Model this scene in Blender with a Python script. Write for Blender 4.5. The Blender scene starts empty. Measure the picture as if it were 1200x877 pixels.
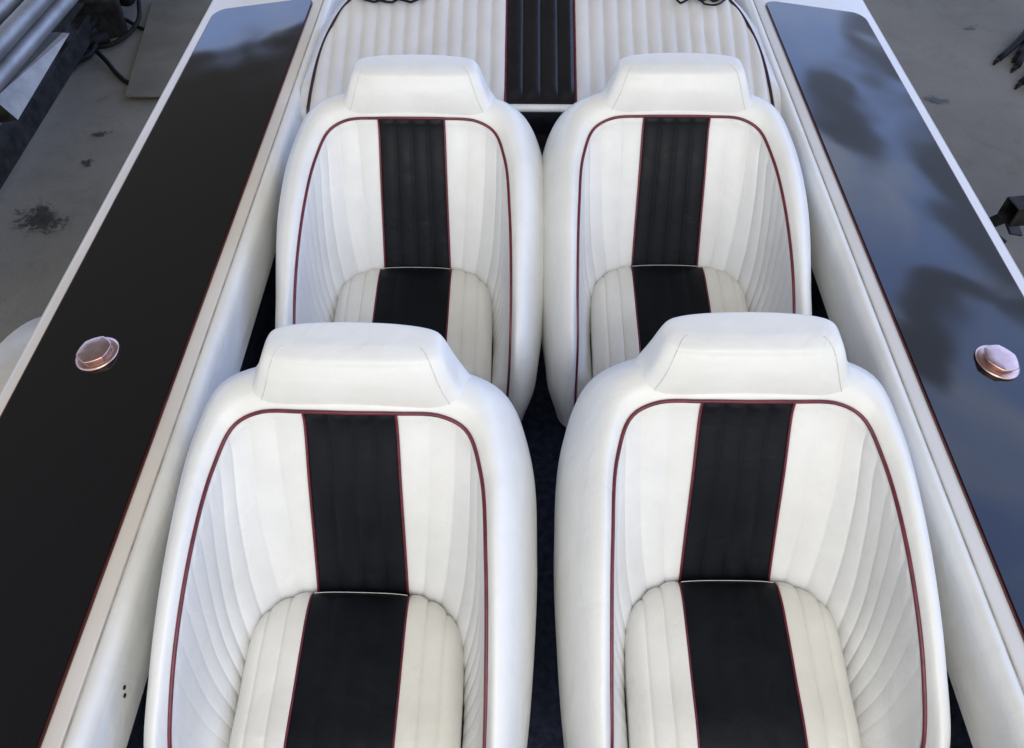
import bpy, math, random
import numpy as np
random.seed(7)
C = bpy.context.scene.collection
DECK = 1.0            # height of the cockpit coaming above the workshop floor
R = math.radians


# light settings
SKYH, SKYZ = (1.15, 1.62, 2.95), (.68, 1.0, 2.05)
FRONT = (1.12, 1.095, 1.04)
ROOF = (.18, .168, .15)
CLOUD = (1.7, 1.95, 2.5)
LOWL = (.85, .80, .72)
DARKC = (.46, .54, .74)
BLOBS = [(1.27,2.03,.11,.30),(1.62,1.75,.19,.5),(1.55,2.5,.14,.3),(1.17,1.08,.07,.10),(1.24,1.2,.06,.12),(1.36,1.31,.14,.07),(1.50,1.27,.12,.06)]
WSTR = 1.0
LAMPS = [('fill_light', (.3, -2.0, 3.6), (0, 1.0, 1.0), (3.0, 2.0), 66, (1, .99, .965))]  # soft fill added behind the camera, no such lamp seen

# ------------------------------------------------------------------ materials
def principled(name, col, rough=0.5, metal=0.0, spec=0.5, coat=0.0):
    m = bpy.data.materials.new(name); m.use_nodes = True
    b = m.node_tree.nodes['Principled BSDF']
    b.inputs['Base Color'].default_value = (*col, 1)
    b.inputs['Roughness'].default_value = rough
    b.inputs['Metallic'].default_value = metal
    b.inputs['Specular IOR Level'].default_value = spec
    b.inputs['Coat Weight'].default_value = coat
    b.inputs['Coat Roughness'].default_value = 0.05
    return m, m.node_tree, b

def noise(nt, scale, detail=4, rough=0.55, stretch=None, distort=0.0, off=False):
    tc = nt.nodes.new('ShaderNodeTexCoord')
    n = nt.nodes.new('ShaderNodeTexNoise')
    n.inputs['Scale'].default_value = scale
    n.inputs['Detail'].default_value = detail
    n.inputs['Roughness'].default_value = rough
    n.inputs['Distortion'].default_value = distort
    if off:
        oi = nt.nodes.new('ShaderNodeObjectInfo'); va = nt.nodes.new('ShaderNodeVectorMath'); va.operation = 'ADD'
        nt.links.new(tc.outputs['Object'], va.inputs[0]); nt.links.new(oi.outputs['Location'], va.inputs[1])
        nt.links.new(va.outputs[0], n.inputs['Vector'])
    elif stretch:
        mp = nt.nodes.new('ShaderNodeMapping'); mp.inputs['Scale'].default_value = stretch
        nt.links.new(tc.outputs['Object'], mp.inputs['Vector']); nt.links.new(mp.outputs['Vector'], n.inputs['Vector'])
    else:
        nt.links.new(tc.outputs['Object'], n.inputs['Vector'])
    return n

def ramp(nt, src, stops):
    r = nt.nodes.new('ShaderNodeValToRGB')
    e = r.color_ramp.elements
    while len(e) < len(stops): e.new(0.5)
    for el, (p, c) in zip(e, stops):
        el.position = p; el.color = (*c, 1) if len(c) == 3 else c
    nt.links.new(src, r.inputs['Fac'])
    return r

def bump(nt, b, src, strength, dist, prev=None):
    bp = nt.nodes.new('ShaderNodeBump')
    bp.inputs['Strength'].default_value = strength
    bp.inputs['Distance'].default_value = dist
    nt.links.new(src, bp.inputs['Height'])
    if prev: nt.links.new(prev.outputs['Normal'], bp.inputs['Normal'])
    nt.links.new(bp.outputs['Normal'], b.inputs['Normal'])
    return bp

def vary(nt, b, c0, c1, scale, lo=0.35, hi=0.65, stretch=None):
    n = noise(nt, scale, 5, 0.6, stretch)
    r = ramp(nt, n.outputs['Fac'], [(lo, c0), (hi, c1)])
    nt.links.new(r.outputs['Color'], b.inputs['Base Color'])

def rough_vary(nt, b, r0, r1, scale):
    n = noise(nt, scale, 4, 0.6)
    mr = nt.nodes.new('ShaderNodeMapRange')
    mr.inputs['From Min'].default_value = 0.3; mr.inputs['From Max'].default_value = 0.7
    mr.inputs['To Min'].default_value = r0; mr.inputs['To Max'].default_value = r1
    nt.links.new(n.outputs['Fac'], mr.inputs['Value']); nt.links.new(mr.outputs['Result'], b.inputs['Roughness'])

def vinyl(name, c0, c1, rough, wrinkle=0.25, spec=0.45):
    m, nt, b = principled(name, c1, rough, 0, spec)
    vary(nt, b, c0, c1, 9)
    rough_vary(nt, b, rough - 0.06, rough + 0.08, 30)
    w = noise(nt, 13, 4, 0.55, None, 1.2, True)
    b1 = bump(nt, b, w.outputs['Fac'], wrinkle*1.7, 0.006)
    g = noise(nt, 900, 2)
    bump(nt, b, g.outputs['Fac'], 0.12, 0.0006, b1)
    return m

M = {}
M['white'] = vinyl('white_vinyl', (0.76, 0.765, 0.75), (0.82, 0.825, 0.815), 0.38)
M['panelwhite'] = vinyl('white_pleated_vinyl', (0.73, 0.735, 0.735), (0.80, 0.805, 0.80), 0.40)
M['warmlit'] = vinyl('warm_lit_white_vinyl', (0.745, 0.728, 0.67), (0.81, 0.795, 0.745), 0.40)  # white vinyl with warm reflected light put into its colour
M['black'] = vinyl('black_vinyl', (0.0035, 0.0045, 0.007), (0.006, 0.0072, 0.0105), 0.46, 0.2, 0.18)
M['padblack'] = vinyl('glossy_black_vinyl', (0.004, 0.0045, 0.007), (0.008, 0.008, 0.012), 0.30, 0.04, 0.5)
M['padwhite'] = vinyl('rear_pad_vinyl', (0.62, 0.62, 0.635), (0.68, 0.68, 0.69), 0.40, 0.12)
M['red'], nt, b = principled('maroon_piping', (0.13, 0.016, 0.03), 0.38)
vary(nt, b, (0.09, 0.012, 0.022), (0.16, 0.02, 0.038), 60)
M['redblack'], nt, b = principled('dark_maroon_piping', (0.03, 0.012, 0.016), 0.38)
vary(nt, b, (0.02, 0.008, 0.012), (0.045, 0.014, 0.02), 60)
M['seam'], nt, b = principled('seam_thread', (0.55, 0.55, 0.53), 0.6)
vary(nt, b, (0.6, 0.6, 0.59), (0.72, 0.72, 0.71), 200)

# gelcoat; deck copies carry warm left and blue right light in their colour
for nm, c0, c1 in (('gelwhite', (0.66, 0.63, 0.585), (0.75, 0.73, 0.695)), ('gelwarmlit', (0.64, 0.58, 0.50), (0.72, 0.665, 0.59)), ('gelskylit', (0.70, 0.70, 0.71), (0.77, 0.77, 0.785))):
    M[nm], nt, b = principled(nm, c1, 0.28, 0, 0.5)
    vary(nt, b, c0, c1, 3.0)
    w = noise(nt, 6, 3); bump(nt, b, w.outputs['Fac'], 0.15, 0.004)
M['gelblack'], nt, b = principled('black_gelcoat', (0.003, 0.0032, 0.004), 0.04, 0, 0.5)
rough_vary(nt, b, 0.045, 0.075, 5)
w = noise(nt, 2.2, 2, 0.5); b1 = bump(nt, b, w.outputs['Fac'], 0.22, 0.02)
d = noise(nt, 420, 2); dr = ramp(nt, d.outputs['Fac'], [(0.70, (0.0045, 0.005, 0.007)), (0.82, (0.035, 0.035, 0.04))])
nt.links.new(dr.outputs['Color'], b.inputs['Base Color'])
M['stripe'], nt, b = principled('maroon_pinstripe', (0.10, 0.025, 0.02), 0.3)
vary(nt, b, (0.06, 0.014, 0.012), (0.11, 0.03, 0.022), 8)
M['trim'], nt, b = principled('grey_sealant', (0.42, 0.40, 0.36), 0.6)
vary(nt, b, (0.30, 0.28, 0.25), (0.5, 0.48, 0.43), 30)
M['carpet'], nt, b = principled('black_carpet', (0.006, 0.007, 0.010), 0.95, 0, 0.1)
n = noise(nt, 500, 3); bump(nt, b, n.outputs['Fac'], 0.6, 0.004)
vary(nt, b, (0.016, 0.021, 0.042), (0.040, 0.048, 0.082), 60)
M['rose'], nt, b = principled('rose_anodised_metal', (0.60, 0.45, 0.43), 0.30, 1.0)
vary(nt, b, (0.55, 0.385, 0.345), (0.66, 0.47, 0.43), 40)
rough_vary(nt, b, 0.26, 0.34, 60)
# workshop
M['concrete'], nt, b = principled('concrete', (0.13, 0.13, 0.125), 0.75, 0, 0.3)
n1 = noise(nt, 1.3, 8, 0.62); r1 = ramp(nt, n1.outputs['Fac'], [(0.3, (0.160, 0.157, 0.146)), (0.7, (0.235, 0.231, 0.218))])
n2 = noise(nt, 5.0, 6, 0.7, None, 1.0); r2 = ramp(nt, n2.outputs['Fac'], [(0.25, (0.5, 0.49, 0.47)), (0.34, (.86, .855, .84)), (0.5, (1, 1, 1))])
n3 = noise(nt, 120, 3); r3 = ramp(nt, n3.outputs['Fac'], [(0.25, (0.85, 0.85, 0.85)), (0.6, (1.03, 1.03, 1.03))])
mx = nt.nodes.new('ShaderNodeMix'); mx.data_type = 'RGBA'; mx.blend_type = 'MULTIPLY'; mx.inputs[0].default_value = 1
nt.links.new(r1.outputs['Color'], mx.inputs[6]); nt.links.new(r2.outputs['Color'], mx.inputs[7])
mx2 = nt.nodes.new('ShaderNodeMix'); mx2.data_type = 'RGBA'; mx2.blend_type = 'MULTIPLY'; mx2.inputs[0].default_value = 1
nt.links.new(mx.outputs[2], mx2.inputs[6]); nt.links.new(r3.outputs['Color'], mx2.inputs[7])
nt.links.new(mx2.outputs[2], b.inputs['Base Color'])
bump(nt, b, n3.outputs['Fac'], 0.15, 0.002)
M['oil'], nt, b = principled('oil_stain', (0.03, 0.03, 0.028), 0.5)
vary(nt, b, (0.02, 0.02, 0.018), (0.06, 0.06, 0.055), 30)
n = noise(nt, 32, 7, 0.68, None, 0.8); at_ = nt.nodes.new('ShaderNodeAttribute'); at_.attribute_name = 'fade'
ad = nt.nodes.new('ShaderNodeMath'); ad.operation = 'MULTIPLY_ADD'; ad.inputs[1].default_value = .42
nt.links.new(at_.outputs['Fac'], ad.inputs[0]); nt.links.new(n.outputs['Fac'], ad.inputs[2])
r_ = ramp(nt, ad.outputs[0], [(0.62, (0, 0, 0)), (0.80, (.88, .88, .88))]); nt.links.new(r_.outputs['Color'], b.inputs['Alpha'])
M['alu'], nt, b = principled('brushed_aluminium', (0.62, 0.63, 0.66), 0.38, 0.7)
vary(nt, b, (0.26, 0.265, 0.28), (0.40, 0.41, 0.43), 5)
rough_vary(nt, b, 0.46, 0.6, 6)
M['sheet'], nt, b = principled('pale_painted_metal', (0.45, 0.46, 0.47), 0.45, 0.2)
vary(nt, b, (0.22, 0.222, 0.23), (0.32, 0.322, 0.33), 14)
M['blacksteel'], nt, b = principled('black_painted_steel', (0.014, 0.014, 0.016), 0.6, 0, 0.2)
vary(nt, b, (0.008, 0.008, 0.009), (0.03, 0.029, 0.028), 18)
M['shadedmetal'], nt, b = principled('shaded_channel_metal', (0.06, 0.06, 0.062), 0.6, 0, 0.3)  # channel metal with the shade of its top face in the colour
vary(nt, b, (0.05, 0.05, 0.052), (0.085, 0.085, 0.088), 14)
M['rubber'], nt, b = principled('black_rubber', (0.012, 0.012, 0.013), 0.7, 0, 0.2)
vary(nt, b, (0.004, 0.004, 0.0045), (0.012, 0.012, 0.013), 25)
M['board'], nt, b = principled('dusty_hardboard', (0.14, 0.135, 0.115), 0.8)
vary(nt, b, (0.105, 0.102, 0.085), (0.145, 0.140, 0.12), 5)
M['fender'], nt, b = principled('weathered_white_paint', (0.5, 0.48, 0.43), 0.45)
vary(nt, b, (0.52, 0.485, 0.40), (0.66, 0.62, 0.53), 8)

# ------------------------------------------------------------------ mesh helpers
def link(name, me, mat, parent=None, smooth=True):
    o = bpy.data.objects.new(name, me); C.objects.link(o)
    if mat: me.materials.append(M[mat])
    if smooth:
        for p in me.polygons: p.use_smooth = True
    if parent: o.parent = parent
    return o

class MB:
    def __init__(s): s.v = []; s.f = []
    def add(s, vs, fs):
        o = len(s.v); s.v += [tuple(map(float, q)) for q in vs]; s.f += [tuple(i + o for i in q) for q in fs]
        return s
    def grid(s, P, close_u=False, flip=False):
        n, m = P.shape[:2]
        fs = []
        for i in range(n - 1):
            for j in range(m - 1 + (1 if close_u else 0)):
                k = (j + 1) % m
                q = (i*m + j, i*m + k, (i+1)*m + k, (i+1)*m + j)
                fs.append(q[::-1] if flip else q)
        return s.add(P.reshape(-1, 3), fs)
    def box(s, c, size, rot=(0, 0, 0)):
        from mathutils import Euler, Vector
        e = Euler(rot); hx, hy, hz = [q/2 for q in size]
        vs = []
        for z in (-hz, hz):
            for (x, y) in ((-hx, -hy), (hx, -hy), (hx, hy), (-hx, hy)):
                w = Vector((x, y, z)); w.rotate(e); vs.append((w.x + c[0], w.y + c[1], w.z + c[2]))
        return s.add(vs, [(0, 3, 2, 1), (4, 5, 6, 7), (0, 1, 5, 4), (1, 2, 6, 5), (2, 3, 7, 6), (3, 0, 4, 7)])
    def tube(s, pts, r, n=8, cap=True):
        pts = np.asarray(pts, float); N = len(pts)
        r = np.full(N, r) if np.isscalar(r) else np.asarray(r, float)
        T = np.gradient(pts, axis=0); T /= np.linalg.norm(T, axis=1)[:, None] + 1e-12
        a = np.array([0, 0, 1.0]) if abs(T[0][2]) < 0.9 else np.array([1.0, 0, 0])
        nrm = np.cross(T[0], a); nrm /= np.linalg.norm(nrm)
        rows = []
        for i in range(N):
            nrm = nrm - T[i]*np.dot(nrm, T[i]); nrm /= np.linalg.norm(nrm); bi = np.cross(T[i], nrm)
            rows.append([pts[i] + r[i]*(math.cos(q)*nrm + math.sin(q)*bi) for q in np.linspace(0, 2*math.pi, n, endpoint=False)])
        P = np.array(rows); base = len(s.v)
        s.grid(P, True)
        if cap:
            s.f.append(tuple(base + i for i in range(n))[::-1]); s.f.append(tuple(base + (N-1)*n + i for i in range(n)))
        return s
    def build(s, name, mat, parent=None, smooth=True, bevel=0):
        me = bpy.data.meshes.new(name); me.from_pydata(s.v, [], s.f); me.validate(); me.update()
        o = link(name, me, mat, parent, smooth)
        if bevel:
            b = o.modifiers.new('bevel', 'BEVEL'); b.width = bevel; b.segments = 3; b.limit_method = 'ANGLE'
            me.set_sharp_from_angle(angle=R(40))
        return o

def tag(o, label=None, cat=None, group=None, kind=None):
    if label: o['label'] = label
    if cat: o['category'] = cat
    if group: o['group'] = group
    if kind: o['kind'] = kind
    return o
def empty(name, loc=(0, 0, 0), rz=0):
    o = bpy.data.objects.new(name, None); C.objects.link(o); o.location = loc; o.rotation_euler = (0, 0, rz); o.empty_display_size = 0.1
    return o
def copy_tree(o, parent=None):
    c = o.copy(); C.objects.link(c); c.parent = parent
    for ch in list(o.children): copy_tree(ch, c)
    return c

def hermite(keys, taus):
    """smooth curve through keys (K,d), parameter in [0,K-1]; chord-weighted tangents"""
    K = np.asarray(keys, float); n = len(K)
    d = np.diff(K, axis=0); L = np.linalg.norm(d, axis=1)**0.6 + 1e-9
    t = np.zeros_like(K)
    for i in range(n):
        if i == 0: t[i] = d[0]/L[0]
        elif i == n-1: t[i] = d[-1]/L[-1]
        else: t[i] = (d[i-1]/L[i-1]*L[i] + d[i]/L[i]*L[i-1])/(L[i-1] + L[i])
    out = np.zeros((len(taus), K.shape[1]))
    for q, tau in enumerate(taus):
        i = min(int(tau), n-2); u = tau - i
        h = L[i]
        out[q] = (2*u**3-3*u**2+1)*K[i] + (u**3-2*u**2+u)*t[i]*h + (-2*u**3+3*u**2)*K[i+1] + (u**3-u**2)*t[i+1]*h
    return out

def normals(P):
    du = np.gradient(P, axis=1); dv = np.gradient(P, axis=0)
    n = np.cross(du, dv); n /= np.linalg.norm(n, axis=2)[:, :, None] + 1e-12
    return n

# ------------------------------------------------------------------ bucket seat
# local frame: x across, y away from the bow, z above the coaming level; keys run front foot -> arm -> shoulder -> top centre
Y0 = 0.48
def sym(half):
    half = [(x*(.978 if x > .075 else 1), y, z) for x, y, z in half]
    h = [(-x, y - Y0, z) for x, y, z in half]
    return np.array(h + [(-x, y, z) for x, y, z in h[-2::-1]])
ring = {
 'piping': [(.194,.254,-.368),(.202,.232,-.20),(.206,.236,-.095),(.207,.315,-.024),(.202,.462,.050),(.190,.578,.087),(.167,.632,.112),(.132,.645,.126),(.065,.644,.132),(0,.642,.134)],
 'face':   [(.206,.236,-.366),(.214,.209,-.20),(.217,.217,-.078),(.218,.315,-.006),(.213,.470,.068),(.203,.592,.107),(.178,.652,.133),(.137,.666,.146),(.066,.667,.150),(0,.667,.151)],
 'crest':  [(.217,.240,-.364),(.228,.209,-.21),(.230,.224,-.078),(.231,.325,-.006),(.228,.485,.067),(.219,.616,.106),(.192,.680,.134),(.144,.698,.150),(.07,.700,.155),(0,.700,.156)],
 'outer':  [(.230,.262,-.366),(.250,.242,-.22),(.255,.255,-.13),(.264,.350,-.085),(.268,.52,-.020),(.259,.650,.025),(.222,.722,.072),(.150,.742,.102),(.07,.745,.112),(0,.745,.113)],
 'mid':    [(.230,.285,-.376),(.252,.29,-.30),(.258,.31,-.27),(.266,.40,-.22),(.270,.53,-.16),(.257,.630,-.12),(.214,.692,-.10),(.142,.712,-.09),(.07,.715,-.09),(0,.715,-.09)],
 'foot':   [(.212,.295,-.385),(.215,.32,-.385),(.222,.35,-.385),(.225,.41,-.385),(.222,.50,-.385),(.205,.575,-.385),(.17,.62,-.385),(.12,.635,-.385),(.06,.64,-.385),(0,.64,-.385)],
 'seat':   [(.164,.255,-.372),(.167,.238,-.27),(.168,.245,-.21),(.169,.275,-.195),(.1685,.348,-.185),(.160,.400,-.178),(.132,.448,-.175),(.100,.473,-.175),(.070,.481,-.175),(0,.483,-.175)],
}
SR = {k: sym(v) for k, v in ring.items()}
NK = len(SR['piping'])
mid1 = SR['piping']*0.66 + SR['seat']*0.34; mid2 = SR['piping']*0.32 + SR['seat']*0.68
for mm, a in ((mid1, .007), (mid2, .011)):
    sgn = np.sign(mm[:, 0]); side = np.clip((np.abs(mm[:, 0]) - .07)/.08, 0, 1)
    mm[:, 0] += sgn*side*a
    mm[:, 1] += (1 - side)*0.003
SR['in0'] = SR['piping']*0.94 + SR['seat']*0.06
SR['in0'][:, 1] += 0.006*np.clip((SR['piping'][:, 1]+Y0-.5)/.1, 0, 1)
fine = np.linspace(0, NK-1, 4001)
pc = hermite(SR['piping']*0.6 + SR['seat']*0.4, fine)
arc = np.concatenate([[0], np.cumsum(np.linalg.norm(np.diff(pc, axis=0), axis=1))])
tS = (NK-1)/2 - 1            # key of the stripe edge
aS0 = np.interp(tS, fine, arc); aS1 = np.interp(NK-1-tS, fine, arc); aT = arc[-1]
def taus(a0, a1, n): return np.interp(np.linspace(a0, a1, n), arc, fine)

SR0 = SR
def loft_(names, ts, nrow, SR):
    keys = [hermite(SR[n] if isinstance(n, str) else n, ts) for n in names]
    A = np.stack(keys)                                # (rings, cols, 3)
    q = np.linspace(0, len(names)-1, nrow)
    out = np.zeros((nrow, A.shape[1], 3))
    for j in range(A.shape[1]): out[:, j] = hermite(A[:, j], q)
    return out

def make_seat(name, wide=0.0):
    SR = {k: v.copy() for k, v in SR0.items()}
    if wide:
        for k, w in (('face', .25), ('crest', .6), ('outer', 1.0), ('mid', 1.0)):
            q = SR[k]; up = np.clip((q[:, 1] + Y0 - .33)/.14, 0, 1)*np.clip(np.abs(q[:, 0])/.2, 0, 1)**2
            q[:, 0] += np.sign(q[:, 0])*wide*w*up
    def loft(names, ts, nrow): return loft_(names, ts, nrow, SR)
    root = empty(name)
    # padded outer shell: bolster rolls over from the piping to the back
    ts = taus(0, aT, 220)
    P = loft(['piping', 'face', 'crest', 'outer', 'mid', 'foot'], ts, 46)
    mb = MB().grid(P, flip=True)
    foot = P[-1]; base = len(mb.v)
    mb.add([*foot, (0, 0.02, -.385)], [(i, i+1, len(foot)) for i in range(len(foot)-1)])
    # front closing wall of each arm end and the front apron under the cushion
    f0, f1 = P[:, 0], P[:, -1]
    mb.build('shell', 'white', root)
    # pleated inner back and wings
    rows = [SR['piping'], SR['in0'], mid1, mid2, SR['seat']]
    def inner(a0, a1, pitch, amp, n, name, mat):
        t = taus(a0, a1, n); P = loft(rows, t, 30); Nn = normals(P)
        ph = np.linspace(0, round((a1-a0)/pitch), n)
        puff = np.abs(np.sin(math.pi*ph))**0.5
        aa_ = np.abs(np.linspace(a0, a1, n) - aT/2); arm = .10 + .90*np.clip((.46 - aa_)/.20, 0, 1)
        puff = puff*arm
        s = np.linspace(0, 1, 30); fade = np.clip(s/.14, 0, 1)**.7*np.clip((1.0-s)/.03+.5, 0, 1)
        ampj = amp*np.interp(aa_, [0, .16, .30, .5], [1.45, 1.45, 1.1, .9])[None, :]
        pk = (np.sin(2*math.pi*ph*1.37 + 1.1*np.sin(ph*2.1))[None, :]*np.exp(-((s[:, None]-.13)/.10)**2))*np.clip((aa_-.17)/.1, 0, 1)[None, :]*np.clip((.62-aa_)/.1, 0, 1)[None, :]
        P = P - Nn*(puff[None, :]*fade[:, None]*ampj + PUCK*pk)[:, :, None]*SGN
        return MB().grid(P, flip=True).build(name, mat, root), P
    SGN = 1.0; PUCK = .0010
    Pc = loft(rows, taus(0, aT, 41), 6); n_c = normals(Pc)[3, 20]
    if n_c[1] > 0: SGN = 1.0
    else: SGN = -1.0
    inner(0, aS0, .036, .0027, 330, 'side_panel', 'panelwhite')
    _, PB = inner(aS0, aS1, .034, .0036, 72, 'back_stripe', 'black')
    inner(aS1, aT, .036, .0027, 330, 'side_panel', 'panelwhite')
    # maroon piping round the rim and down both edges of the stripe
    t = taus(0, aT, 180)
    MB().tube(hermite(SR['piping'], t) + np.array([0, -.002, .001]), .0029).build('rim_piping', 'red', root)
    for tt in (tS, NK-1-tS):
        q = loft(rows, np.array([tt, tt]), 40)[:, 0]
        MB().tube(q + np.array([0, -.002, .001]), .0021).build('stripe_piping', 'red', root)
    # cushion: front roll, crowned top, back tuck
    prof = np.array([(.252,-.335),(.236,-.25),(.226,-.19),(.236,-.153),(.275,-.138),(.34,-.130),(.40,-.122),(.462,-.118),(.486,-.125),(.496,-.147),(.499,-.185)])
    nb = 60
    pr = hermite(prof, np.linspace(0, len(prof)-1, nb))
    def cushion_pt(a, b_i):
        y, z = pr[b_i]
        hw = .163
        x = a*hw
        back = np.clip((y - .34)/.17, 0, 1)
        k = abs(a)
        # rounded rear corners: pull the back of the outer columns forward
        y2 = y - back**1.2*(.074*(k**4.2))
        z2 = z - .010*k**2 - .034*max(0, (k-.80)/.20)**2.2
        x2 = x*(1 - .02*back**2*k**3)
        front = np.clip((.29-y)/.06, 0, 1)
        x2 *= 1 + .0*front
        return (x2, y2 - Y0, z2)
    sw = .0745/.163
    def cols(a0, a1, n, npl, amp, name, mat, par):
        aa = np.linspace(a0, a1, n)
        P = np.array([[cushion_pt(a, i) for a in aa] for i in range(nb)])
        Nn = normals(P); 
        if Nn[nb//2, n//2, 2] < 0: Nn = -Nn
        ph = np.linspace(0, npl, n)
        puff = np.abs(np.sin(math.pi*ph))**.5
        P = P + Nn*(puff*amp)[None, :, None]
        return MB().grid(P).build(name, mat, par), P
    aa = np.concatenate([np.linspace(-1, -sw, 52), np.linspace(-sw, sw, 24)[1:-1], np.linspace(sw, 1, 52)])
    P = np.array([[cushion_pt(a, i) for a in aa] for i in range(nb)])
    Nn = normals(P); Nn = -Nn if Nn[nb//2, 62, 2] < 0 else Nn
    ph = np.clip((np.abs(aa)-sw)/(1-sw), 0, 1)*3.0
    P = P + Nn*((np.abs(np.sin(math.pi*ph))**.45)*.0048 - .002*(np.abs(aa) < sw - .01))[None, :, None]
    skirt = lambda e: np.column_stack([P[:, e, 0], P[:, e, 1], np.full(nb, -.335)])[:, None, :]
    P = np.concatenate([skirt(0), P, skirt(-1)], axis=1)
    cu = MB().grid(P).build('cushion', 'warmlit', root)
    st, PS = cols(-sw, sw, 44, 4, .0016, 'cushion_stripe', 'black', cu)
    for a in (-sw, sw):
        MB().tube([np.array(cushion_pt(a, i)) + (0, 0, .0008) for i in range(nb)], .0019).build('cushion_piping', 'red', cu)
    idx = int(nb*.79)
    MB().tube([np.array(cushion_pt(a, idx)) + (0, 0.004, .000) for a in np.linspace(-.44, .44, 60)], .0006, 6).build('welt', 'seam', cu)
    # front apron and the base the seat stands on
    ap = MB()
    xs = np.linspace(-.215, .215, 30)
    ap.grid(np.array([[(x, (.250 - Y0) + .012*(x/.2)**2, z) for x in xs] for z in np.linspace(-.385, -.31, 6)]))
    ap.build('apron', 'white', root)
    MB().box((0, .44-Y0, -.417), (.36, .30, .062)).build('base', 'blacksteel', root, False, .006)
    # headrest block
    lev = []
    for z, hw in ((.098,.160),(.115,.157),(.128,.1545),(.142,.150),(.158,.1420),(.174,.135),(.187,.1295),(.196,.125),(.2025,.1205),(.2065,.114),(.2085,.104),(.2092,.06),(.2093,.02),(.2094,.001)):
        t = max(0, z - .130)/.079
        fy = .650 + .014*t + .022*t**3.5 - max(0, .130 - z)*.1; by = .738
        top = max(0, (z - .2)/.0094)
        fy += .016*top**2.5; by -= .006*top**2
        k = min(1, hw/.09); lev.append((z + .02*max(0, z - .13), hw, (fy+by)/2, (by-fy)/2*k))
    lv = hermite(np.array(lev), np.linspace(0, len(lev)-1, 56))
    ang = np.linspace(0, 2*math.pi, 120, endpoint=False)
    P = np.zeros((len(lv), 120, 3))
    for i, (z, hw, yc, hd) in enumerate(lv):
        for j, q in enumerate(ang):
            c, s_ = math.cos(q), math.sin(q)
            ex = 0.40
            x = hw*math.copysign(abs(c)**ex, c); y = hd*math.copysign(abs(s_)**ex, s_)
            bow = .006*(1-(x/max(hw, .01))**2)*min(1, max(0, (z-.13)/.05))
            P[i, j] = (x, yc + y - (bow if y < 0 else -bow) - Y0, z + .003*(1-(x/.12)**2)*(1 if z > .2 else 0))
    yw = P[:, :, 1] + Y0
    fl = .016*np.clip((.158 - P[:, :, 2])/.03, 0, 1)**1.6*np.clip((yw - .664)/.03, 0, 1)*np.clip((.722 - yw)/.02, 0, 1)
    P[:, :, 0] += np.sign(P[:, :, 0])*fl*np.clip(np.abs(P[:, :, 0])/.12, 0, 1)**2
    hb = MB().grid(P, True); hb.f.append(tuple(range(len(hb.v)-120, len(hb.v))))
    hd_ = hb.build('headrest', 'white', root)
    for sgn in (-1, 1):
        j = int(np.argmin([np.hypot(P[20, k, 0] - sgn*.9*lv[20, 1], P[20, k, 1] - P[20, :, 1].min()) for k in range(120)]))
        line = P[10:42, j] + np.array([sgn*.0002, -.0004, .0002])
        MB().tube(line, .0007, 6).build('seam', 'seam', hd_)
    return root

seat = make_seat('bucket_seat'); seat_rear = make_seat('bucket_seat', .013)
SX = .2775
spots = [(-SX-.007, Y0 - .016, R(-.8), 'front left white bucket seat with maroon piping, nearer of the two on the left side'),
         ( SX+.002, Y0 + .010, R(.3), 'front right white bucket seat with maroon piping, nearer of the two on the right side'),
         (-.2635, Y0 + .703, R(0), 'rear left white bucket seat directly behind the front left one'),
         ( .2650, Y0 + .716, R(.2), 'rear right white bucket seat directly behind the front right one')]
for i, (x, y, rz, lab) in enumerate(spots):
    first = seat if i < 2 else seat_rear
    o = first if i in (0, 2) else copy_tree(first)
    o.location = (x, y, DECK); o.rotation_euler = (0, 0, rz)
    tag(o, lab, 'seat', 'white bucket seats in the cockpit')
    for ch in o.children:
        if ch.name.startswith('headrest'): ch.location.x = (.008, .0, .010, .004)[i]

# ------------------------------------------------------------------ the boat
boat = empty('speedboat', (0, 0, 0))
tag(boat, 'white speedboat with glossy black side decks and rose coloured filler caps', 'boat')
YN, YF = -.75, 2.75
SL = .13
def zd(x): return DECK - SL*max(0, abs(x) - .62)
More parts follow.
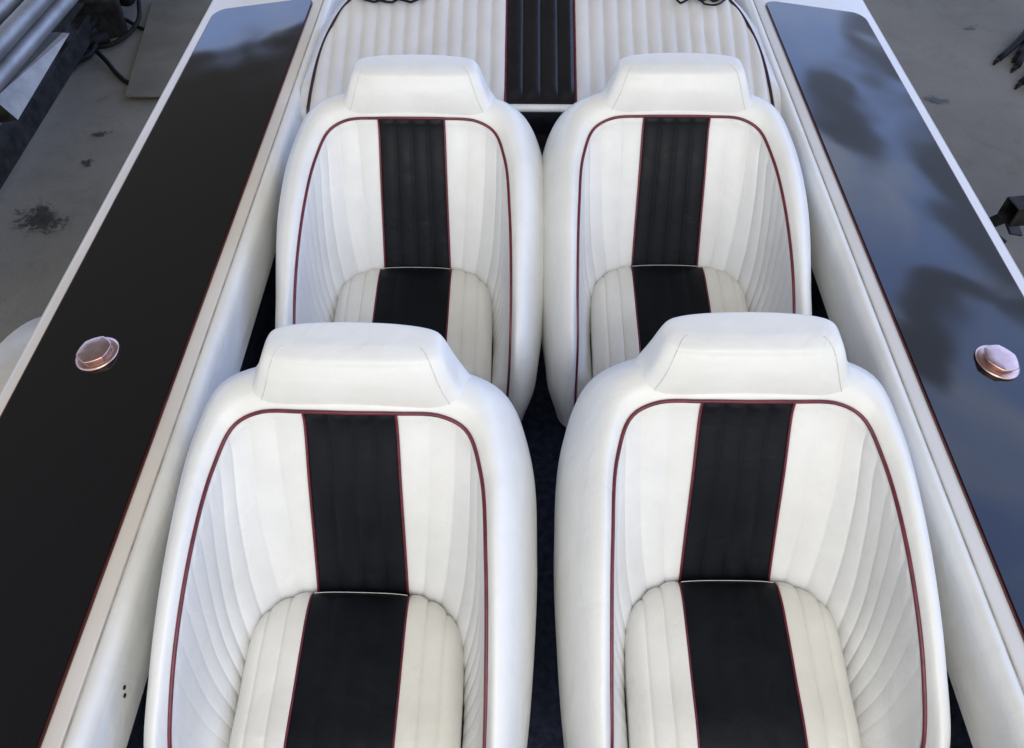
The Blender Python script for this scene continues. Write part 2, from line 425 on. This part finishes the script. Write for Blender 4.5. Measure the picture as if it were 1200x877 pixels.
# cross-section of one side: inner panel, rolled lip, groove, deck, rub rail, topside, chine, keel
def section(sg, y):
    pts = [(.5675, -.112), (.566, -.10), (.5655, -.05), (.566, -.022), (.5685, -.009), (.573, -.002), (.580, .0015), (.588, .001)]
    return pts
ys = np.linspace(YN, YF, 90)
for sg, side in ((-1, 'left'), (1, 'right')):
    # padded cockpit side panel and rolled lip
    lip = [(.5670, -.115), (.5660, -.10), (.5655, -.05), (.5650, -.026), (.5662, -.012), (.570, -.003), (.577, .0022), (.584, .0020), (.5895, -.0015), (.5915, -.004)]
    lp = hermite(np.array(lip), np.linspace(0, len(lip)-1, 64))
    P = np.array([[(sg*(x + .0014*(math.sin(y*13 + 1.3*math.sin(y*5)) + .6*math.sin(y*31))*(8 < i < 50)*.6), y, DECK + z) for i, (x, z) in enumerate(lp)] for y in np.linspace(YN, YF, 260)])
    MB().grid(P[:, :24], flip=sg > 0).build('side_lining', 'white', boat)
    MB().grid(P[:, 23:], flip=sg > 0).build('coaming_roll', 'warmlit' if sg < 0 else 'white', boat)  # same roll both sides; left one tinted for the warm light there
    MB().tube([(sg*.5922, y, DECK - .0040) for y in ys], .0016, 6).build('coaming_seam', 'trim', boat)
    # deck moulding
    dk = [(.5935, -.006), (.5940, -.001), (.5965, 0), (.61, 0), (.63, -.0005), (.70, zd(.70)-DECK), (.80, zd(.80)-DECK), (.922, zd(.922)-DECK), (.931, -.042), (.936, -.049), (.937, -.06)]
    P = np.array([[(sg*x, y, DECK + z) for x, z in dk] for y in ys])
    MB().grid(P, flip=sg > 0).build('side_deck', 'gelwarmlit' if sg < 0 else 'gelskylit', boat)
    # hull topside
    hl = [(.937, -.06), (.939, -.065), (.939, -.095), (.93, -.10), (.90, -.30), (.85, -.50), (.80, -.58), (.40, -.68), (0, -.76)]
    P = np.array([[(sg*x, y, DECK + z) for x, z in hl] for y in ys])
    MB().grid(P, flip=sg > 0).build('hull', 'gelwhite', boat)
    # glossy black panel with a maroon pinstripe round it
    def outline(x0, x1, y0, y1, r, h):
        pts = []
        for cx, cy, a0 in ((x1-r, y1-r, 0), (x0+r, y1-r, 90)):
            for k in range(9):
                a = R(a0 + k*90/8); pts.append((cx + r*math.cos(a), cy + r*math.sin(a)))
        pts += [(x0, y0), (x1, y0)]
        return [(sg*x, y, zd(x) + h) for x, y in pts]
    for nm, mt, g, h in (('pinstripe', 'stripe', .0040, .0022), ('deck_panel', 'gelblack', 0, .0042)):
        top = outline(.62-g, .90+g, YN, 2.125+g, .035+g, h)
        low = [(x, y, z - .002) for x, y, z in top]
        n = len(top); mb = MB()
        q = list(range(n)); mb.add(top + low, [tuple(q) if sg > 0 else tuple(q[::-1])] + [(i, (i+1) % n, n+(i+1) % n, n+i) for i in q])
        o = mb.build(nm, mt, boat, False)
        if nm == 'deck_panel':
            tag(o, 'black gloss deck panel on the ' + ('left side, mostly dark' if sg < 0 else 'right side, reflecting blue sky'))
    # screw-down hexagonal filler cap
    cap = empty('filler_cap'); cap.parent = boat
    cx = .775
    cap.location = (sg*cx, .852, zd(cx) + .0042); cap.rotation_euler = (0, sg*math.atan(SL), 0)
    tag(cap, 'rose hexagonal filler cap on the %s black deck' % side)
    prof = [(.0, .0), (.0375, 0), (.0385, .0015), (.0375, .004), (.033, .0055), (.024, .0065), (0, .0065)]
    P = np.array([[(r*math.cos(a), r*math.sin(a), z) for a in np.linspace(0, 2*math.pi, 64, endpoint=False)] for r, z in prof])
    MB().grid(P, True).build('flange', 'rose', cap)
    hexp = [(.0245, .0055), (.0262, .0075), (.0298, .0118), (.0304, .0132), (.0296, .0148), (.0275, .0155), (.012, .0157), (.0002, .0157)]
    def hexr(a, k=.82):
        m = (a % R(60)) - R(30); return k/ math.cos(m)*.5 + .5*1.0
    P = np.array([[(r*hexr(a, .90)*math.cos(a+R(18)), r*hexr(a, .90)*math.sin(a+R(18)), z) for a in np.linspace(0, 2*math.pi, 96, endpoint=False)] for r, z in hexp])
    MB().grid(P, True).build('hex_knob', 'rose', cap)
# two little screws in the left side lining
for y, z in ((.300, -.060), (.308, -.052)):
    MB().tube([(-.5665, y, DECK + z), (-.5635, y, DECK + z)], .0030, 10).build('screw', 'blacksteel', boat)
# cockpit floor and the dark sides below the lining
mb = MB()
mb.add([(-.60, YN, DECK-.45), (.60, YN, DECK-.45), (.60, 2.6, DECK-.45), (-.60, 2.6, DECK-.45)], [(0, 1, 2, 3)])
for sg in (-1, 1):
    q = [(sg*.60, YN, DECK-.45), (sg*.60, 2.6, DECK-.45), (sg*.585, 2.6, DECK-.02), (sg*.585, YN, DECK-.02)]
    mb.add(q, [(0, 1, 2, 3) if sg > 0 else (3, 2, 1, 0)])
mb.build('cockpit_floor', 'carpet', boat, False)
# transom and the white stern deck behind the pad
mb = MB()
mb.box((0, 2.70, DECK - .035), (1.17, .20, .05)); mb.box((0, 2.755, DECK - .30), (1.7, .03, .50))
mb.build('transom', 'gelwhite', boat, False, .01)

# ------------------------------------------------------------------ pleated pad behind the seats
pad = empty('rear_pad', (0, 1.62, DECK))
tag(pad, 'white pleated rear pad with a glossy black centre stripe behind the seats', 'pad')
py_ = [(-.012, -.075), (-.016, -.03), (-.008, -.004), (.012, .006), (.10, .040), (.20, .076), (.285, .106), (.325, .113), (.345, .098), (.352, .06)]
npf = 70
pp = hermite(np.array(py_), np.linspace(0, len(py_)-1, npf))
sw = .083
def hw_at(y):   # outline of the pleated area
    u = np.clip((y + .02)/.345, 0, 1)
    return .548 - .016*u - .085*u**3.2
def pad_grid(x0f, x1f, n, npl, amp):
    a = np.linspace(0, 1, n)
    P = np.zeros((npf, n, 3))
    for i, (y, z) in enumerate(pp):
        x0, x1 = x0f(y), x1f(y)
        P[i, :, 0] = x0 + (x1-x0)*a; P[i, :, 1] = y; P[i, :, 2] = z - .018*(np.abs(P[i, :, 0])/.55)**3
    Nn = normals(P)
    if Nn[npf//2, n//2, 2] < 0: Nn = -Nn
    ph = (P[:, :, 0] - x0f(.1))/((x1f(.1) - x0f(.1)))*npl
    puff = np.abs(np.sin(math.pi*ph))**.7
    yy = pp[:, 0][:, None]
    lim = np.array([[abs(x1f(y))] for y, z in pp])
    puff = puff*np.clip((yy - .002)/.03, 0, 1)*np.clip((lim - np.abs(P[:, :, 0]))/.012, 0, 1)**.5
    return P + Nn*(puff*amp)[:, :, None]
for sg in (-1, 1):
    P = pad_grid(lambda y: sg*sw, lambda y: sg*hw_at(y), 150, 13, .0080)
    MB().grid(P, flip=sg < 0).build('pleated_panel', 'padwhite', pad)
    # smooth border outside the dark edge piping
    P = np.zeros((npf, 8, 3))
    for i, (y, z) in enumerate(pp):
        x0, x1 = hw_at(y), .5680
        for j in range(8):
            u = j/7; x = x0 + (x1-x0)*u
            zp = z - .018*(x0/.55)**3; P[i, j] = (sg*x, y, zp + (min(zp, .004) - zp)*u**1.5)
    MB().grid(P, flip=sg < 0).build('pad_border', 'padwhite', pad)
    pts = [(sg*hw_at(y), y, z - .018*(hw_at(y)/.55)**3 + .001) for y, z in pp[10:]]
    MB().tube(pts, .0042).build('edge_piping', 'redblack', pad)
    MB().tube([(sg*sw, y, z + .0005) for y, z in pp[6:]], .0028).build('stripe_piping', 'red', pad)
P = pad_grid(lambda y: -sw, lambda y: sw, 121, 4, .0070)
MB().grid(P).build('pad_stripe', 'padblack', pad)
MB().tube([(x, -.011, -.008 - .018*(abs(x)/.55)**3) for x in np.linspace(-.50, .50, 60)], .009, 10).build('front_roll', 'white', pad)
MB().box((0, .17, -.10), (1.10, .33, .05)).build('backing_board', 'blacksteel', pad, False)

# wires lying along the top edge of the pad
def wire_bundle(name, x0, x1, label, seed):
    rnd = random.Random(seed); r = empty(name, (0, 1.62, DECK)); tag(r, label, 'wires')
    for k in range(7):
        pts = []; ph = rnd.uniform(0, 6); am = rnd.uniform(.006, .02); yy = .292 + rnd.uniform(-.012, .03)
        for i in range(40):
            u = i/39; x = x0 + (x1-x0)*u
            pts.append((x, yy - .03*math.sin(math.pi*u) + am*math.sin(u*9+ph), .112 + .008*k*.35 + .008*abs(math.sin(u*7+ph*2)) - .010*(abs(x)/.5)**3))
        MB().tube(pts, rnd.uniform(.0018, .0032), 6).build('wire', 'rubber', r)
    return r
wire_bundle('wire_bundle', -.46, -.26, 'tangle of black wires along the top left edge of the pleated pad', 3)
wire_bundle('wire_bundle', .33, .46, 'black wires along the top right edge of the pleated pad', 5)

# ------------------------------------------------------------------ boat trailer (only a mudguard shows)
tr = empty('boat_trailer', (0, 1.0, 0)); tag(tr, 'trailer under the boat with a scuffed white mudguard beside the left deck', 'trailer')
for sg in (-1, 1):
    MB().box((sg*.55, .3, .20), (.08, 3.6, .08)).build('rail', 'blacksteel', tr, False, .006)
    # mudguard arc over the wheel
    arcs = np.linspace(R(8), R(172), 40); P = []
    sec = [(-.135, -.03), (-.135, 0), (-.125, .012), (-.09, .014), (-.086, .008), (-.08, .014), (.06, .016), (.125, .012), (.135, 0), (.135, -.03)]
    for a in arcs:
        rr = .35
        P.append([(sg*1.165 + sg*x*1.2, .05 + (rr+h+.08)*math.cos(a), .22 + (rr+h)*1.06*math.sin(a)**.7) for x, h in sec])
    MB().grid(np.array(P)).build('mudguard', 'fender', tr)
    wh = MB(); tp = [(.13, -.09), (.24, -.10), (.28, -.07), (.285, 0), (.28, .07), (.24, .10), (.13, .09)]
    P = np.array([[(sg*1.115 + w, r*math.cos(a), .286 + r*math.sin(a)) for a in np.linspace(0, 2*math.pi, 40, endpoint=False)] for r, w in tp])
    w = wh.grid(P, True).build('wheel', 'rubber', tr)
    MB().tube([(sg*1.115 - .08, 0, .286), (sg*1.115 + .08, 0, .286)], .13, 24).build('rim', 'sheet', w)
MB().box((0, 0, .25), (2.0, .06, .06)).build('axle', 'blacksteel', tr, False)
for y in (-.9, 0, 1.2):
    MB().box((0, y, .19), (1.1, .08, .08)).build('cross_member', 'blacksteel', tr, False)
for sg in (-1, 1):
    MB().box((sg*.40, .3, .285), (.10, 3.2, .06)).build('bunk', 'blacksteel', tr, False)

# ------------------------------------------------------------------ workshop floor and clutter
mb = MB().add([(-14, -10, 0), (14, -10, 0), (14, 20, 0), (-14, 20, 0)], [(0, 1, 2, 3)])
tag(mb.build('workshop_floor', 'concrete', None, False), kind='structure')

def stain(cx, cy, r, n, seed, label):
    rnd = random.Random(seed); ring_ = [(0, 0, 0)]; m = 48
    ph = [rnd.uniform(0, 6.28) for _ in range(5)]
    for k in range(m):
        t = 2*math.pi*k/m
        q = r*(1 + .18*math.sin(2*t+ph[0]) + .14*math.sin(3*t+ph[1]) + .10*math.sin(7*t+ph[2]) + .07*math.sin(13*t+ph[3]))
        ring_.append((q*math.cos(t)*1.15, q*math.sin(t)*.85, 0))
    mb = MB().add(ring_, [(0, 1+k, 1+(k+1) % m) for k in range(m)])
    o = mb.build('oil_stain', 'oil', None, False); o.location = (cx, cy, .0035); o.rotation_euler = (0, 0, ph[4])
    at = o.data.color_attributes.new('fade', 'FLOAT_COLOR', 'POINT')
    for i, d in enumerate(at.data): d.color = (1, 1, 1, 1) if i == 0 else (0, 0, 0, 1)
    return tag(o, label, 'stain', 'oil stains on the concrete')
stain(-1.956, 2.377, .13, 80, 2, 'broad dark blotchy oil stain on the concrete left of the boat')
stain(-1.918, 2.96, .04, 3, 4, 'small dark spot on the concrete left of the boat, nearer the hardboard sheet')
stain(-1.90, 2.75, .04, 4, 6, 'small dark spot on the concrete between the big oil stain and the hardboard sheet')
stain(2.31, 3.967, .04, 3, 8, 'tiny dark spot on the concrete at the top right')
stain(1.90, 3.277, .06, 4, 9, 'faint smudge on the concrete close to the right deck edge')

# hardboard sheet lying on the floor
mb = MB(); q = [(-2.051, 4.22), (-1.882, 3.219), (-1.35, 3.225), (-1.45, 4.25)]
mb.add([(x, y, .025) for x, y in q] + [(x, y, .032) for x, y in q], [(3, 2, 1, 0), (7, 4, 5, 6)][:1] + [(4, 5, 6, 7), (0, 1, 5, 4), (1, 2, 6, 5), (2, 3, 7, 6), (3, 0, 4, 7)])
tag(mb.build('hardboard_sheet', 'board', None, False), 'grey brown sheet of hardboard lying flat on the concrete left of the boat', 'board')

# aluminium tubes stacked on a low black rack, top left
def bar(name, p0, p1, r, mat, label, cat, group=None, sag=0):
    p0, p1 = np.array(p0), np.array(p1); pts = [p0 + (p1-p0)*u for u in np.linspace(0, 1, 24)]
    o = MB().tube(pts, r, 24).build(name, mat); return tag(o, label, cat, group)
bar('aluminium_tube', (-2.10, 1.6, .50), (-1.95, 5.0, .50), .036, 'alu', 'bright round aluminium tube nearest the boat in the stack at top left', 'tube', 'aluminium tubes')
bar('aluminium_tube', (-2.095, 1.6, .42), (-1.955, 5.0, .42), .034, 'alu', 'duller aluminium tube lowest in the stack at top left', 'tube', 'aluminium tubes')
bar('aluminium_tube', (-2.22, 1.6, .515), (-2.05, 5.0, .515), .038, 'alu', 'aluminium tube farthest from the boat at the top left corner', 'tube', 'aluminium tubes')
rack = empty('low_rack', (-2.1, 3.3, 0)); tag(rack, 'low black steel rack carrying the aluminium tubes at top left', 'rack')
mb = MB(); mb.box((-.125, .35, .10), (.07, 3.6, .10), (0, 0, R(2.4))); mb.build('beam', 'blacksteel', rack, False, .005)
mb = MB(); mb.box((-.13, .3, .30), (.26, 3.6, .05), (0, 0, R(1))); mb.build('beam', 'blacksteel', rack, False, .005)
for y in (-1.2, .2, 1.5):
    MB().box((-.14 - y*.03, y, .18), (.05, .05, .34)).build('post', 'blacksteel', rack, False, .004)
    MB().box((-.05 + y*.03, y, .355), (.30, .05, .03)).build('crossbar', 'blacksteel', rack, False, .004)
# folded metal channel below the tubes; top coloured as shaded, side as lit
ch = MB()
a0, a1 = np.array((-2.13, 2.62, .37)), np.array((-2.04, 3.15, .37))
b0, b1 = np.array((-2.065, 2.64, .37)), np.array((-1.995, 3.15, .37))
c0, c1 = np.array((-2.05, 2.66, .28)), np.array((-1.99, 3.16, .362))
mc_ = empty('metal_channel'); tag(mc_, 'pale folded metal channel with a pointed end under the aluminium tubes', 'metal channel')
ch.add([a0, a1, b1, b0, a0 - (0, 0, .10), a1 - (0, 0, .05)], [(0, 3, 2, 1), (0, 1, 5, 4)])
ch.build('top_flange', 'shadedmetal', mc_, False)
MB().add([b0 + (.001, 0, -.001), b1 + (.001, 0, -.001), c1 + (.02, 0, 0), c0 + (.035, -.02, 0)], [(0, 3, 2, 1)]).build('side_flange', 'sheet', mc_, False)  # paler metal stands in for the light this side catches
MB().add([a0 + (0, -.001, 0), b0 + (0, -.001, 0), c0 + (.035, -.021, 0), a0 - (0, 0.001, .10)], [(3, 2, 1, 0)]).build('end_flange', 'blacksteel', mc_, False)

# black hoses and a coiled heap
def hose(pts, r, label, group='black hoses on the floor'):
    pts = hermite(np.array(pts, float), np.linspace(0, len(pts)-1, 60))
    return tag(MB().tube(pts, r, 12).build('hose', 'rubber'), label, 'hose', group)
hose([(-2.32, 3.95, .04), (-2.22, 3.93, .05), (-2.12, 3.93, .04), (-2.03, 3.89, .013), (-1.92, 3.85, .012), (-1.78, 3.82, .012)], .010, 'black hose reaching straight toward the hardboard sheet at top left')
hose([(-2.36, 3.80, .06), (-2.22, 3.68, .04), (-2.10, 3.56, .025), (-2.00, 3.44, .013), (-1.93, 3.37, .012), (-1.84, 3.33, .012), (-1.74, 3.33, .012)], .0115, 'thick black hose bending down to the left edge of the hardboard sheet')
hose([(-2.05, 4.02, .09), (-2.02, 3.88, .06), (-2.05, 3.76, .04), (-2.12, 3.68, .03), (-2.20, 3.66, .03)], .011, 'curved black hose looping between the two straighter hoses')
hose([(-2.20, 4.15, .20), (-2.16, 3.95, .16), (-2.20, 3.75, .10), (-2.28, 3.60, .05), (-2.38, 3.52, .04)], .018, 'black hose draped over the dark engine part')
hose([(-2.42, 4.05, .16), (-2.28, 3.98, .22), (-2.15, 3.98, .20), (-2.08, 4.08, .10), (-2.10, 4.25, .04)], .011, 'black hose arching over the top of the machinery')
hose([(-2.34, 3.55, .05), (-2.24, 3.50, .04), (-2.17, 3.58, .04), (-2.20, 3.72, .05), (-2.31, 3.74, .06), (-2.36, 3.63, .05)], .013, 'small loop of black hose beside the rack beam')
mc = empty('outboard_bracket', (-2.25, 3.85, 0)); tag(mc, 'dark heap of machinery with hoses on the floor at top left', 'machinery')
MB().box((0, .08, .12), (.26, .34, .24), (R(8), R(5), R(25))).build('block', 'blacksteel', mc, False, .02)
MB().tube([(.10, .26, .15), (.16, .12, .14)], .055, 20).build('drum', 'blacksteel', mc)
MB().tube([(.17, .20, .17), (.20, .10, .15)], .022, 14).build('fitting', 'alu', mc)
MB().tube([(-.10, -.12, .05), (.05, -.18, .05), (.10, -.10, .04)], .03, 12).build('pipe_stub', 'rubber', mc)
MB().box((-.06, -.30, .04), (.16, .20, .07), (0, 0, R(-15))).build('foot', 'blacksteel', mc, False, .01)
MB().tube([(-.14, -.10, .13), (-.07, -.14, .12)], .016, 12).build('fitting', 'alu', mc)

# right side: frayed straps and a square steel tube
def frayed(name, root, tips, label):
    r = MB()
    for t in tips:
        p = hermite(np.array([root, ((root[0]+t[0])/2 + .01, (root[1]+t[1])/2, .03), t]), np.linspace(0, 2, 14))
        r.tube(p, np.linspace(.024, .016, 14), 8)
        for k in (-1, 0, 1):
            r.tube([t, (t[0] - .03 + .012*k, t[1] - .02 - .014*abs(k) + .01*k, .006)], np.array([.010, .006]), 6)
    return tag(r.build(name, 'rubber'), label, 'strap', 'frayed black straps on the right')
frayed('frayed_strap', (2.60, 3.92, .05), [(2.33, 3.64, .012), (2.39, 3.57, .012), (2.43, 3.66, .02)], 'larger frayed black strap end on the concrete at the right edge')
frayed('frayed_strap', (2.55, 3.62, .04), [(2.35, 3.42, .012), (2.39, 3.37, .012)], 'smaller frayed black strap end just below the larger one at the right edge')
st = empty('square_tube', (1.665, 2.15, .26)); tag(st, 'short black square steel tube beside the right deck edge', 'steel tube')
mb = MB(); w, t = .036, .005
for (dx, dz, sx, sz) in ((0, w, 2*w, t), (0, -w, 2*w, t), (-w, 0, t, 2*w-t), (w, 0, t, 2*w-t)):
    mb.box((.22, dx, dz), (.44, sx, sz))
st.rotation_euler = (0, 0, R(8)); mb.build('tube', 'blacksteel', st, False, .001)
br = empty('steel_bracket', (1.70, 2.18, .15)); br.scale = (.7, .7, .7); tag(br, 'bent dark steel bracket hanging below the square tube', 'bracket')
MB().box((-.02, .04, .03), (.10, .03, .07), (R(10), R(-35), 0)).build('plate', 'blacksteel', br, False, .003)
MB().box((.07, 0, .01), (.10, .07, .012), (R(20), R(20), R(15))).build('flange', 'blacksteel', br, False, .003)
MB().tube([(-.02, .0, -.02), (.05, -.02, -.06)], .012, 10).build('pin', 'blacksteel', br)

# ------------------------------------------------------------------ light: open doorway on the right and ahead, dim roof overhead
W = bpy.data.worlds.new('World'); bpy.context.scene.world = W; W.use_nodes = True
nt = W.node_tree; nt.nodes.clear()
N = nt.nodes.new; L = nt.links.new
def val(x):
    return x
def mth(op, a, b=None, clamp=False):
    n = N('ShaderNodeMath'); n.operation = op; n.use_clamp = clamp
    for i, q in enumerate((a, b)):
        if q is None: continue
        if isinstance(q, (int, float)): n.inputs[i].default_value = q
        else: L(q, n.inputs[i])
    return n.outputs[0]
def sstep(x, lo, hi):
    n = N('ShaderNodeMapRange'); n.interpolation_type = 'SMOOTHSTEP'
    n.inputs['From Min'].default_value = lo; n.inputs['From Max'].default_value = hi
    L(x, n.inputs['Value']); return n.outputs['Result']
def mixc(f, a, b):
    n = N('ShaderNodeMix'); n.data_type = 'RGBA'
    L(f, n.inputs[0])
    for k, q in ((6, a), (7, b)):
        if isinstance(q, tuple): n.inputs[k].default_value = (*q, 1)
        else: L(q, n.inputs[k])
    return n.outputs[2]
tc = N('ShaderNodeTexCoord'); sp = N('ShaderNodeSeparateXYZ'); L(tc.outputs['Generated'], sp.inputs[0])
X, Y, Z = sp.outputs
zc = mth('MAXIMUM', Z, .02)
PX, PY = mth('DIVIDE', X, zc), mth('DIVIDE', Y, zc)
cb = N('ShaderNodeCombineXYZ'); L(PX, cb.inputs[0]); L(PY, cb.inputs[1])
nz = N('ShaderNodeTexNoise'); nz.inputs['Scale'].default_value = 2.6; nz.inputs['Detail'].default_value = 4; L(cb.outputs[0], nz.inputs['Vector'])
nzc = mth('SUBTRACT', nz.outputs['Fac'], .5)
sky = mixc(sstep(Z, .0, .9), SKYH, SKYZ)
cl = N('ShaderNodeTexNoise'); cl.inputs['Scale'].default_value = 1.7; cl.inputs['Detail'].default_value = 6; cl.inputs['Roughness'].default_value = .6; cl.inputs['Distortion'].default_value = .8; L(cb.outputs[0], cl.inputs['Vector'])
sky = mixc(sstep(cl.outputs['Fac'], .42, .72), sky, CLOUD)
# dark shapes standing in the doorway (trees and posts)
def blob(cx, cy, rx, ry):
    a = mth('DIVIDE', mth('SUBTRACT', PX, cx), rx); b_ = mth('DIVIDE', mth('SUBTRACT', PY, cy), ry)
    d = mth('ADD', mth('MULTIPLY', a, a), mth('MULTIPLY', b_, b_))
    d = mth('ADD', d, mth('MULTIPLY', nzc, 2.6))
    return sstep(d, 1.5, .55)
dark = None
for bb in BLOBS:
    k = blob(*bb); dark = k if dark is None else mth('MAXIMUM', dark, k)
sky = mixc(dark, sky, DARKC)
front = mixc(sstep(Y, -.05, -.45), sky, FRONT)  # brightness added behind the camera to light the seats, source unseen
ex = sstep(mth('ADD', PX, mth('MULTIPLY', nzc, .10)), .98, .84)
ey = sstep(mth('ADD', PY, mth('MULTIPLY', nzc, .9)), 2.52, 2.38)
ez = sstep(PY, -.9, -.2)
roof = mth('MULTIPLY', mth('MULTIPLY', ex, ey), ez)
low = mth('MULTIPLY', sstep(Z, .36, .20), sstep(X, .0, -.2))  # warm bounce added low on the left to brighten the shell sides
col = mixc(roof, front, mixc(low, ROOF, LOWL))
col = mixc(sstep(Z, .02, -.02), col, (.10, .10, .10))
bg = N('ShaderNodeBackground'); L(col, bg.inputs[0]); bg.inputs[1].default_value = WSTR
ow = N('ShaderNodeOutputWorld'); L(bg.outputs[0], ow.inputs[0])

def area(name, loc, target, size, power, col):
    from mathutils import Vector
    l = bpy.data.lights.new(name, 'AREA'); l.shape = 'RECTANGLE'; l.size, l.size_y = size; l.energy = power; l.color = col
    o = bpy.data.objects.new(name, l); C.objects.link(o); o.location = loc
    o.rotation_euler = (Vector(target) - Vector(loc)).to_track_quat('-Z', 'Y').to_euler()
    return o
for a in LAMPS: area(*a)

# ------------------------------------------------------------------ camera
cam = bpy.data.cameras.new('camera'); co = bpy.data.objects.new('camera', cam); C.objects.link(co)
cam.sensor_width = 36; cam.lens = 27.0; cam.clip_start = .02; cam.clip_end = 200
co.location = (-.0475, 0, DECK + 1.0); co.rotation_euler = (R(90 - 51.17), 0, R(.68))
sc = bpy.context.scene; sc.camera = co
sc.view_settings.view_transform = 'Standard'; sc.view_settings.look = 'None'; sc.view_settings.exposure = 0; sc.view_settings.gamma = 1
